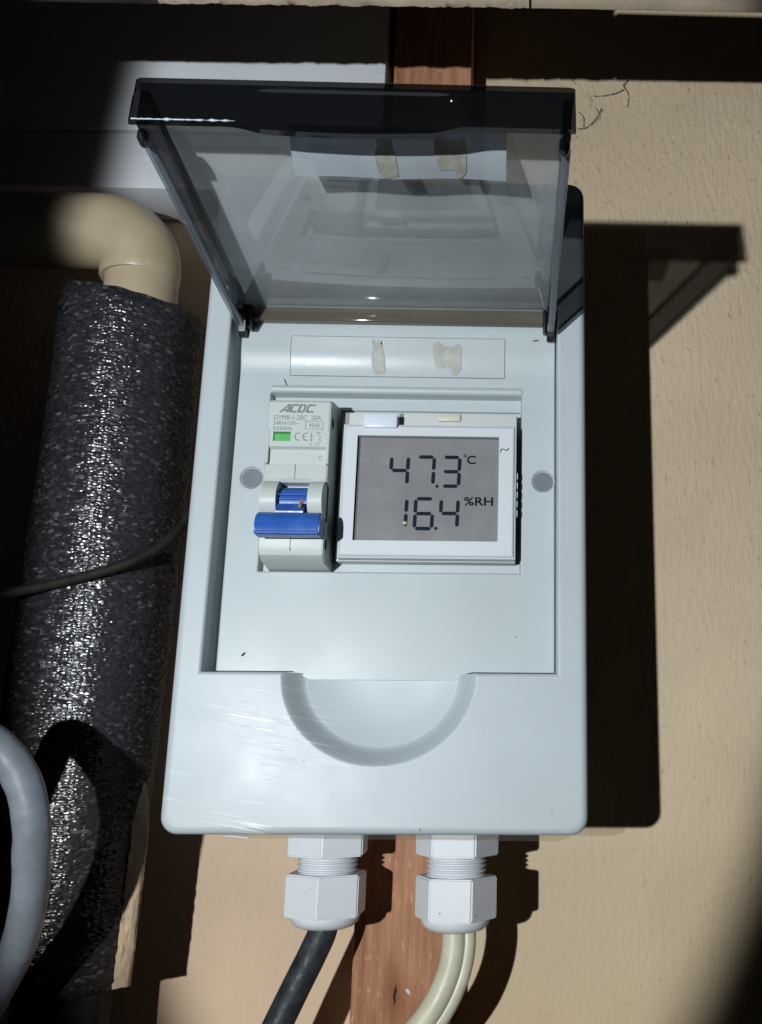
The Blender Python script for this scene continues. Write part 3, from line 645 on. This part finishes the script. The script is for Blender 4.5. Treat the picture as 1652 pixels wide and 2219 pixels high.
prof = [(-108.6, 80.0), (-110.5, 85.0), (-113.6, 85.9), (-116.2, 85.6), (-118.0, 84.4), (-119.0, 82.5), (-119.0, 79.6), (-118.4, 79.0), (-112.5, 79.2)]
add_prism_x(b, prof, -32.2, -14.75); bmesh.ops.bevel(b, geom=b.edges[:], offset=.35, segments=2, affect='EDGES'); mesh_obj('handle', b, M['blue'], tog, smooth=40)
b = bmesh.new(); add_poly(b, [(-21.4, 88.9), (-20.8, 89.8), (-20.3, 90.0), (-20.7, 89.3), (-20.1, 89.1), (-20.8, 88.6), (-21.0, 87.4), (-21.9, 87.5)], -113.9, -113.2); mesh_obj('crumb', b, M['crumb'], tog)
# rivets on the right flank
for ry, rz in ((-103.5, 115.0), (-104, 79.0)):
    b = bmesh.new(); add_prism_x(b, [(ry+1.7*math.cos(2*math.pi*k/24), rz+1.7*math.sin(2*math.pi*k/24)) for k in range(24)], BX1-.3, BX1+.05); mesh_obj('rivet_hole', b, M['dark'], brk)
# green position window
b = bmesh.new(); add_box(b, -31.3, -26.4, -108.08, -107.6, 108.2, 111.0, .1, 1); gw = mesh_obj('indicator_window', b, M['green'], brk, smooth=30)
b = bmesh.new(); add_box(b, -31.3, -30.85, -108.2, -107.6, 108.2, 110.95, 0); add_box(b, -30.8, -26.45, -108.2, -107.6, 110.3, 110.95, .05, 1); mesh_obj('window_edge', b, mat('dark_green', (.02, .16, .035), .5, var=.2), gw)
# printing
b = bmesh.new(); yt = -108.03
X0, Z0, hgt = -29.9, 116.75, 2.55
def slant(pts, dx): return [(X0+dx+x+(z)*.32, Z0+z*1.0) for x, z in pts]
add_poly(b, slant([(-.25, 0), (.35, 0), (1.75, 2.0), (1.75, 0), (2.45, 0), (2.45, hgt), (1.5, hgt)], 0), yt-.03, yt)
add_poly(b, slant([(.75, .45), (1.8, .45), (1.8, .95), (1.05, .95)], 0), yt-.032, yt)
def cletter(dx, wd):
    add_poly(b, slant([(.35, 0), (wd, 0), (wd-.1, .55), (.75, .55), (.62, .75), (.62, 1.8), (.75, 2.0), (wd-.05, 2.0), (wd-.05, hgt), (.35, hgt), (0, 2.15), (0, .4)], dx), yt-.03, yt)
cletter(2.55, 2.05)
dx = 4.85
add_poly(b, slant([(0, 0), (.65, 0), (.65, hgt), (0, hgt)], dx), yt-.03, yt)
add_poly(b, slant([(.66, 0), (1.7, 0), (2.1, .4), (2.1, 2.15), (1.7, hgt), (.66, hgt), (.66, 2.0), (1.35, 2.0), (1.48, 1.85), (1.48, .7), (1.35, .55), (.66, .55)], dx), yt-.031, yt)
cletter(7.2, 2.35)
add_text(b, 'GYM8-1-20C  20A', -31.5, 114.55, 13.5, 1.4, yt, .03, bold=.0)
add_text(b, '240/415V~', -31.6, 113.0, 7.4, 1.15, yt, .03)
add_text(b, '50/60Hz', -31.6, 111.45, 5.5, 1.1, yt, .03)
add_text(b, '4500', -21.4, 112.4, 3.0, 1.15, yt, .03)
add_stroke(b, [(-22.4, 111.85), (-17.4, 111.85), (-17.4, 114.15), (-22.4, 114.15), (-22.4, 111.85)], .13, yt-.03, yt)
def arcpts(cx, cz, rx, rz, a0, a1, n=12): return [(cx+rx*math.cos(math.radians(a0+(a1-a0)*k/n)), cz+rz*math.sin(math.radians(a0+(a1-a0)*k/n))) for k in range(n+1)]
add_stroke(b, arcpts(-23.95, 109.55, 1.2, 1.1, 85, 275), .26, yt-.03, yt)
add_stroke(b, arcpts(-21.75, 109.55, 1.2, 1.1, 85, 275), .26, yt-.03, yt); add_stroke(b, [(-22.9, 109.55), (-22.0, 109.55)], .24, yt-.05, yt)
add_stroke(b, [(-20.45, 111.1), (-20.45, 108.1)], .12, yt-.03, yt)
add_poly(b, [(-20.85, 109.6), (-20.05, 109.6), (-20.45, 110.3)], yt-.04, yt); add_poly(b, [(-20.85, 108.8), (-20.45, 108.1), (-20.05, 108.8)], yt-.04, yt)
add_stroke(b, arcpts(-20.45, 107.2, .28, .32, 0, 360), .1, yt-.03, yt)
add_stroke(b, [(-18.75, 110.4), (-18.3, 109.8), (-18.3, 109.5), (-17.8, 109.5), (-17.8, 109.1), (-18.3, 108.9), (-17.85, 108.5), (-17.85, 108.1), (-18.3, 107.9), (-18.5, 107.0)], .11, yt-.03, yt)
add_text(b, '1', -19.0, 110.6, .25, .6, yt, .03); add_text(b, '2', -19.2, 107.0, .45, .6, yt, .03); add_stroke(b, [(-18.6, 110.7), (-17.9, 110.7)], .1, yt-.03, yt); add_stroke(b, [(-18.25, 111.0), (-18.25, 110.4)], .1, yt-.035, yt)
mesh_obj('printed_marking', b, M['ink'], brk)
b = bmesh.new(); add_stroke(b, arcpts(-17.6, 103.6, .55, .6, 60, 300), .12, -106.66, -106.5); add_stroke(b, [(-16.9, 118.6), (-16.3, 118.4), (-15.9, 118.45)], .08, yt-.03, yt); mesh_obj('moulding_mark', b, M['ink'], brk)

# ------------------------------------------------------------------ display unit
XF = None
met = thing('climate_display', 'white temperature and humidity display reading 47.3 and 16.4 beside the breaker', 'display', (12, -77, 77))
b = bmesh.new(); add_box(b, -16.0, 38.3, -84.3, -77.6, 77.8, 125.0, .4, 2); mesh_obj('housing', b, M['cream'], met, smooth=30)
XF = lambda v: Vector((v.x*1.012-.441, v.y, v.z*1.012-.306))
SX0, SX1, SZ0, SZ1 = -9.75, 32.95, 82.6, 114.9
b = bmesh.new(); f0 = -89.5
def frame(bm, x0, x1, z0, z1, hx0, hx1, hz0, hz1, yf, yb, yh):
    o = [(x0, z0), (x1, z0), (x1, z1), (x0, z1)]; i = [(hx0, hz0), (hx1, hz0), (hx1, hz1), (hx0, hz1)]; e_ = .7
    oc = [(x0+e_, z0+e_), (x1-e_, z0+e_), (x1-e_, z1-e_), (x0+e_, z1-e_)]
    V = lambda pts, yy: [bm.verts.new((x, yy, z)) for x, z in pts]
    rings = [V(o, yb), V(o, yf+1.0), V([(x+(e_*.6 if x == x0 else -e_*.6), z+(e_*.6 if z == z0 else -e_*.6)) for x, z in o], yf+.75), V(oc, yf+.2), V([(x+(.35 if x < 0 else -.35), z+(.35 if z < 90 else -.35)) for x, z in oc], yf), V(i, yf), V(i, yh)]
    for a, c in zip(rings, rings[1:]):
        for k in range(4): bm.faces.new((a[k], a[(k+1) % 4], c[(k+1) % 4], c[k]))
frame(b, -14.15, 38.15, 77.5, 118.6, SX0, SX1, SZ0, SZ1, f0, -84.35, f0+1.6)
mesh_obj('bezel', b, M['bezel'], met, smooth=25)
b = bmesh.new(); add_box(b, SX0-.3, SX1+.3, f0+1.5, f0+2.2, SZ0-.3, SZ1+.3, 0); scr = mesh_obj('screen', b, M['lcd'], met)
b = bmesh.new(); add_box(b, SX0+.02, SX0+.75, f0+1.42, f0+1.6, SZ0+.02, SZ1-.02, 0); add_box(b, SX0+.78, SX1-.02, f0+1.42, f0+1.6, SZ1-.38, SZ1-.02, 0); mesh_obj('screen_mask', b, mat('mask', (.035, .05, .06), .4, var=.2), scr)
# digits
b = bmesh.new(); ys = f0+1.5
def segm(x0, z0, x1, z1, wd=1.1):
    a, c = Vector((x0, z0)), Vector((x1, z1)); d = (c-a).normalized(); nn = Vector((-d.y, d.x))*wd/2; q = wd*.42
    add_poly(b, [a, a+d*q+nn, c-d*q+nn, c, c-d*q-nn, a+d*q-nn], ys-.10, ys)
def digit(x0, z0, h, wd, on, sl=.25):
    zt, zm, zb = z0+h-.5, z0+h/2, z0+.5; xl, xr = x0+.5, x0+wd-.5; k = sl/h; f = lambda z: (z-z0)*k
    g = .18
    D = dict(a=(xl+f(zt)+g, zt, xr+f(zt)-g, zt), b=(xr+f(zt), zt-g, xr+f(zm), zm+g), c=(xr+f(zm), zm-g, xr+f(zb), zb+g), d=(xl+f(zb)+g, zb, xr+f(zb)-g, zb), e=(xl+f(zm), zm-g, xl+f(zb), zb+g), f=(xl+f(zt), zt-g, xl+f(zm), zm+g), g=(xl+f(zm)+g, zm, xr+f(zm)-g, zm))
    for c in on: segm(*D[c])
def dot(x, z, r=.5): add_poly(b, [(x+r*math.cos(2*math.pi*k/16), z+r*math.sin(2*math.pi*k/16)) for k in range(16)], ys-.1, ys)
digit(-.1, 99.6, 9.6, 6.0, 'fgbc'); digit(7.8, 99.6, 9.6, 5.9, 'abc'); dot(14.5, 99.6); digit(15.5, 99.2, 10.0, 5.9, 'abgcd')
digit(.4, 86.5, 9.6, 5.5, 'bc'); digit(7.6, 86.1, 10.1, 6.1, 'afgcde'); dot(14.5, 86.7); digit(15.2, 86.5, 9.6, 6.0, 'fgbc')
add_text(b, 'C', 23.3, 106.6, 2.6, 2.75, ys, .1, bold=.02); add_stroke(b, arcpts(22.75, 109.25, .38, .38, 0, 360), .22, ys-.1, ys)
add_text(b, '%RH', 22.7, 93.75, 8.7, 2.65, ys, .1, bold=.018)
mesh_obj('display_digits', b, M['seg'], scr)
# fine scratches and a crumb on the screen
b = bmesh.new()
for pts in ([(-9.2, 107.8), (-6, 107.5), (-5.9, 107.3)], [(-9.4, 86.2), (-7.3, 86.0)], [(1.7, 111.0), (5.0, 109.6), (8.6, 107.6)], [(-7.5, 101.5), (-4.9, 101.8)], [(-9, 98.9), (-2.6, 98.6)], [(-.5, 102.2), (1.6, 101.7)]):
    add_stroke(b, pts, .1, ys-.06, ys)
for k in range(60):
    x, z = random.uniform(-8, 32), random.uniform(84, 113); l_ = random.uniform(.1, .7); a = random.gauss(.2, .5); add_stroke(b, [(x, z), (x+l_*math.cos(a), z+l_*math.sin(a))], random.uniform(.04, .09), ys-.055-.0004*k, ys)
mesh_obj('scratch_marks', b, mat('scratch', (.24, .25, .27), .5, var=.3, vscale=500), scr)
b = bmesh.new(); add_poly(b, arcpts(5.3, 88.2, .55, .5, 0, 330), ys-.5, ys); mesh_obj('crumb', b, mat('pale_crumb', (.55, .46, .28), .8, var=.3, vscale=900), scr)
b = bmesh.new(); add_tube(b, spline([(33.4, f0-.12, 110.0), (33.7, f0-.3, 111.0), (34.6, f0-.2, 110.9), (35.2, f0-.3, 110.6), (35.9, f0-.2, 111.3)], 4), .13, 6); mesh_obj('debris', b, M['dirt'], met)
XF = None
# latches over the top edge, rubber ribs on the right flank
b = bmesh.new(); add_box(b, -8.7, 1.6, -90.6, -84.4, 118.2, 122.5, .35, 2); mesh_obj('latch', b, abs_plastic('translucent_latch', (.60, .67, .74), False, .3), met, smooth=30)
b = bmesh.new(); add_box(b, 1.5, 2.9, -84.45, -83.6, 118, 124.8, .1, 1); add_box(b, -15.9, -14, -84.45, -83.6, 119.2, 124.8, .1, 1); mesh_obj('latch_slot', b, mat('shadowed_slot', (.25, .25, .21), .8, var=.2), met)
b = bmesh.new(); add_box(b, 13.2, 20.8, -85.3, -84.1, 122.2, 125, .6, 2); mesh_obj('tab', b, mat('ivory_tab', (.58, .57, .47), .5, var=.1), met, smooth=30)
b = bmesh.new()
for k in range(5): add_box(b, 38.1, 38.8, -87.6, -85.4, 91.5+k*2.9, 93.6+k*2.9, .3, 2)
mesh_obj('grip_rib', b, M['bezel'], met, smooth=30)

# ------------------------------------------------------------------ glands and cables
def gland(gx, gy, rot, zoff, label, af=22.6):
    g = thing('cable_gland', label, 'cable gland', (gx, gy, 0), 'cable glands under the box')
    def hexv(R, z, k0): return [(gx+R*math.cos(k0+math.pi/3*k), gy+R*math.sin(k0+math.pi/3*k), z) for k in range(6)]
    def hexprism(name, R, z1, z0, k0, bev):
        b = bmesh.new(); a = [b.verts.new(q) for q in hexv(R, z1, k0)]; c = [b.verts.new(q) for q in hexv(R, z0, k0)]
        b.faces.new(a); b.faces.new(c[::-1])
        for k in range(6): b.faces.new((a[k], a[(k+1) % 6], c[(k+1) % 6], c[k]))
        bmesh.ops.bevel(b, geom=b.edges[:], offset=bev, segments=3, affect='EDGES'); return mesh_obj(name, b, M['gland'], g, smooth=25)
    R = af/2/math.cos(math.pi/6)
    hexprism('collar', R*1.02, 1.2, -9.4, rot+.06, .5)
    def lathe(name, prof, sides=48):
        b = bmesh.new(); rings = [[b.verts.new((gx+r_*math.cos(2*math.pi*k/sides), gy+r_*math.sin(2*math.pi*k/sides), z)) for k in range(sides)] for r_, z in prof]
        for i in range(len(rings)-1):
            for k in range(sides): b.faces.new((rings[i][k], rings[i][(k+1) % sides], rings[i+1][(k+1) % sides], rings[i+1][k]))
        b.faces.new(rings[0]); b.faces.new(rings[-1][::-1]); return mesh_obj(name, b, M['gland'], g, smooth=40)
    pr = []; z = -9.0
    while z > -16.5: pr += [(8.5, z), (9.35, z-.45), (9.35, z-.75), (8.5, z-1.25)]; z -= 1.4
    lathe('thread', pr)
    zt = -14.6+zoff
    nut = hexprism('nut', R, zt, zt-12.4, rot, .45)
    lathe('dome', [(6.5, zt-11.8), (10.7, zt-11.9), (10.75, zt-12.9), (10.2, zt-14.3), (8.9, zt-15.5), (7.2, zt-16.1), (5.2, zt-16.2), (5.0, zt-15.0)])
    for k in range(6):
        an = rot+math.pi/6+math.pi/3*k
        if math.sin(an) > -.35: continue
        for q in range(random.choice((0, 1, 1, 2))):
            u_ = random.uniform(-4.5, 4.5); zz = zt-random.uniform(2.5, 10.5); ap = af/2+.02
            b = bmesh.new(); bmesh.ops.create_icosphere(b, subdivisions=1, radius=random.uniform(.12, .26))
            for v in b.verts: v.co = Vector((v.co.x*random.uniform(.6, 1.5), v.co.y*.3, v.co.z*random.uniform(.6, 1.2))) + Vector((gx+math.cos(an)*ap-math.sin(an)*u_, gy+math.sin(an)*ap+math.cos(an)*u_, zz))
            mesh_obj('dirt_fleck', b, M['dirt'], nut)
    return g
gland(-19.6, -47, math.radians(-93), 0, 'white cable gland under the box holding the black cable')
gland(21.0, -47, math.radians(-66), -.9, 'white cable gland under the box holding the ivory cable')
b = bmesh.new(); add_tube(b, spline([(-19.6, -47, -24), (-19.8, -47.5, -31), (-22.5, -48, -38), (-26.7, -49, -47), (-31.5, -50, -57.5), (-38, -52, -72), (-45, -54, -90), (-52, -56, -115)], 14), 4.45, 28)
tag(mesh_obj('black_cable', b, M['blackcab'], None, (-30, -50, -60), smooth=70), 'thick black cable curving down left out of the left gland', 'cable')
tw = thing('ivory_cable', 'ivory twin sheathed cable curving down left out of the right gland', 'cable', (18, -47, -60))
base = spline([(21.6, -47, -24), (22.0, -47, -31), (22.0, -47.5, -37), (20.6, -48, -44), (17.2, -49, -51.5), (12.0, -50, -58.5), (4.0, -52, -67), (-8, -54, -80)], 14)
b = bmesh.new(); add_tube(b, [q+Vector((-1.3, 0, 0)) for q in base], 3.7, 28); mesh_obj('wide_core', b, M['whitecab'], tw, smooth=70)
b = bmesh.new(); off = []
for i, q in enumerate(base):
    d = (base[min(i+1, len(base)-1)]-base[max(i-1, 0)]).normalized(); s_ = Vector((-d.z, 0, d.x)); s_ = s_ if s_.x > 0 else -s_
    off.append(q+s_*2.9+Vector((0, .9, 0)))
add_tube(b, off, 2.5, 24); mesh_obj('narrow_core', b, M['whitecab'], tw, smooth=70)
# grey conduit loop lower left
b = bmesh.new(); add_tube(b, spline([(-117, -126, -60), (-113, -125, -25), (-109, -123, 2), (-105, -120, 18), (-101.4, -117, 26.2), (-95.5, -112.5, 23.8), (-89.0, -109.5, 15.2), (-86.3, -107.5, 5), (-86.3, -105, -3.5), (-87.6, -100, -14), (-91.0, -94.5, -25.5), (-95.6, -91, -34.8), (-104, -88, -50), (-116, -86, -72), (-130, -86, -105)], 12), 4.6, 32, jit=.14)
tag(mesh_obj('grey_conduit', b, M['greycon'], None, (-85, -120, -20), smooth=70), 'grey rubbery hose looping in from the lower left corner', 'hose')
# thin flat black lead across the foam
b = bmesh.new(); add_tube(b, spline([(-190, -62, 55), (-150, -66, 62), (-123.7, -66, 69.0), (-109.4, -66, 72.3), (-95.3, -66, 76.0), (-83.2, -64.5, 80.9), (-75.4, -60, 87.8), (-70.5, -54, 98.5), (-66, -50, 112), (-63, -46, 130)], 12), 1.65, 14, sx=1.0)
tag(mesh_obj('thin_black_lead', b, mat('black_lead', (.016, .014, .012), .7, .2, var=.35, vscale=200, bump=.2, bscale=600), None, (-100, -62, 75), smooth=70), 'thin dusty black lead crossing the foam sleeve and running behind the box', 'cable')

# ------------------------------------------------------------------ cobweb at the wall beside the lid
b = bmesh.new()
K = lambda x, yv: (24.8+(x-1060)*.2053, -1.0-random.uniform(0, 1.2), 310.2-(yv-168)*.222)
def strand(pts, rad): add_tube(b, spline([K(*q) for q in pts], 8), [rad*.62*(.75+.9*noise.noise(Vector((k*.5, rad*9, 0)))) for k in range((len(pts)-1)*8+1)], 6, caps=True, jit=.1)
strand([(1366, 164), (1350, 186), (1348, 190), (1357, 202), (1359, 215), (1356, 234)], .32)
strand([(1350, 195), (1330, 206), (1300, 212), (1285, 212)], .30)
strand([(1230, 162), (1240, 178), (1244, 186)], .26)
strand([(1250, 288), (1266, 284), (1284, 270), (1298, 248), (1300, 240)], .34)
strand([(1252, 250), (1262, 264), (1262, 284)], .30)
strand([(1270, 205), (1280, 222), (1276, 236)], .16)
strand([(1290, 240), (1296, 262), (1280, 275)], .2)
tag(mesh_obj('cobweb', b, M['web'], None, (70, -1, 295), smooth=60), 'dusty dark cobweb strands on the tan wall beside the lid corner', 'cobweb')
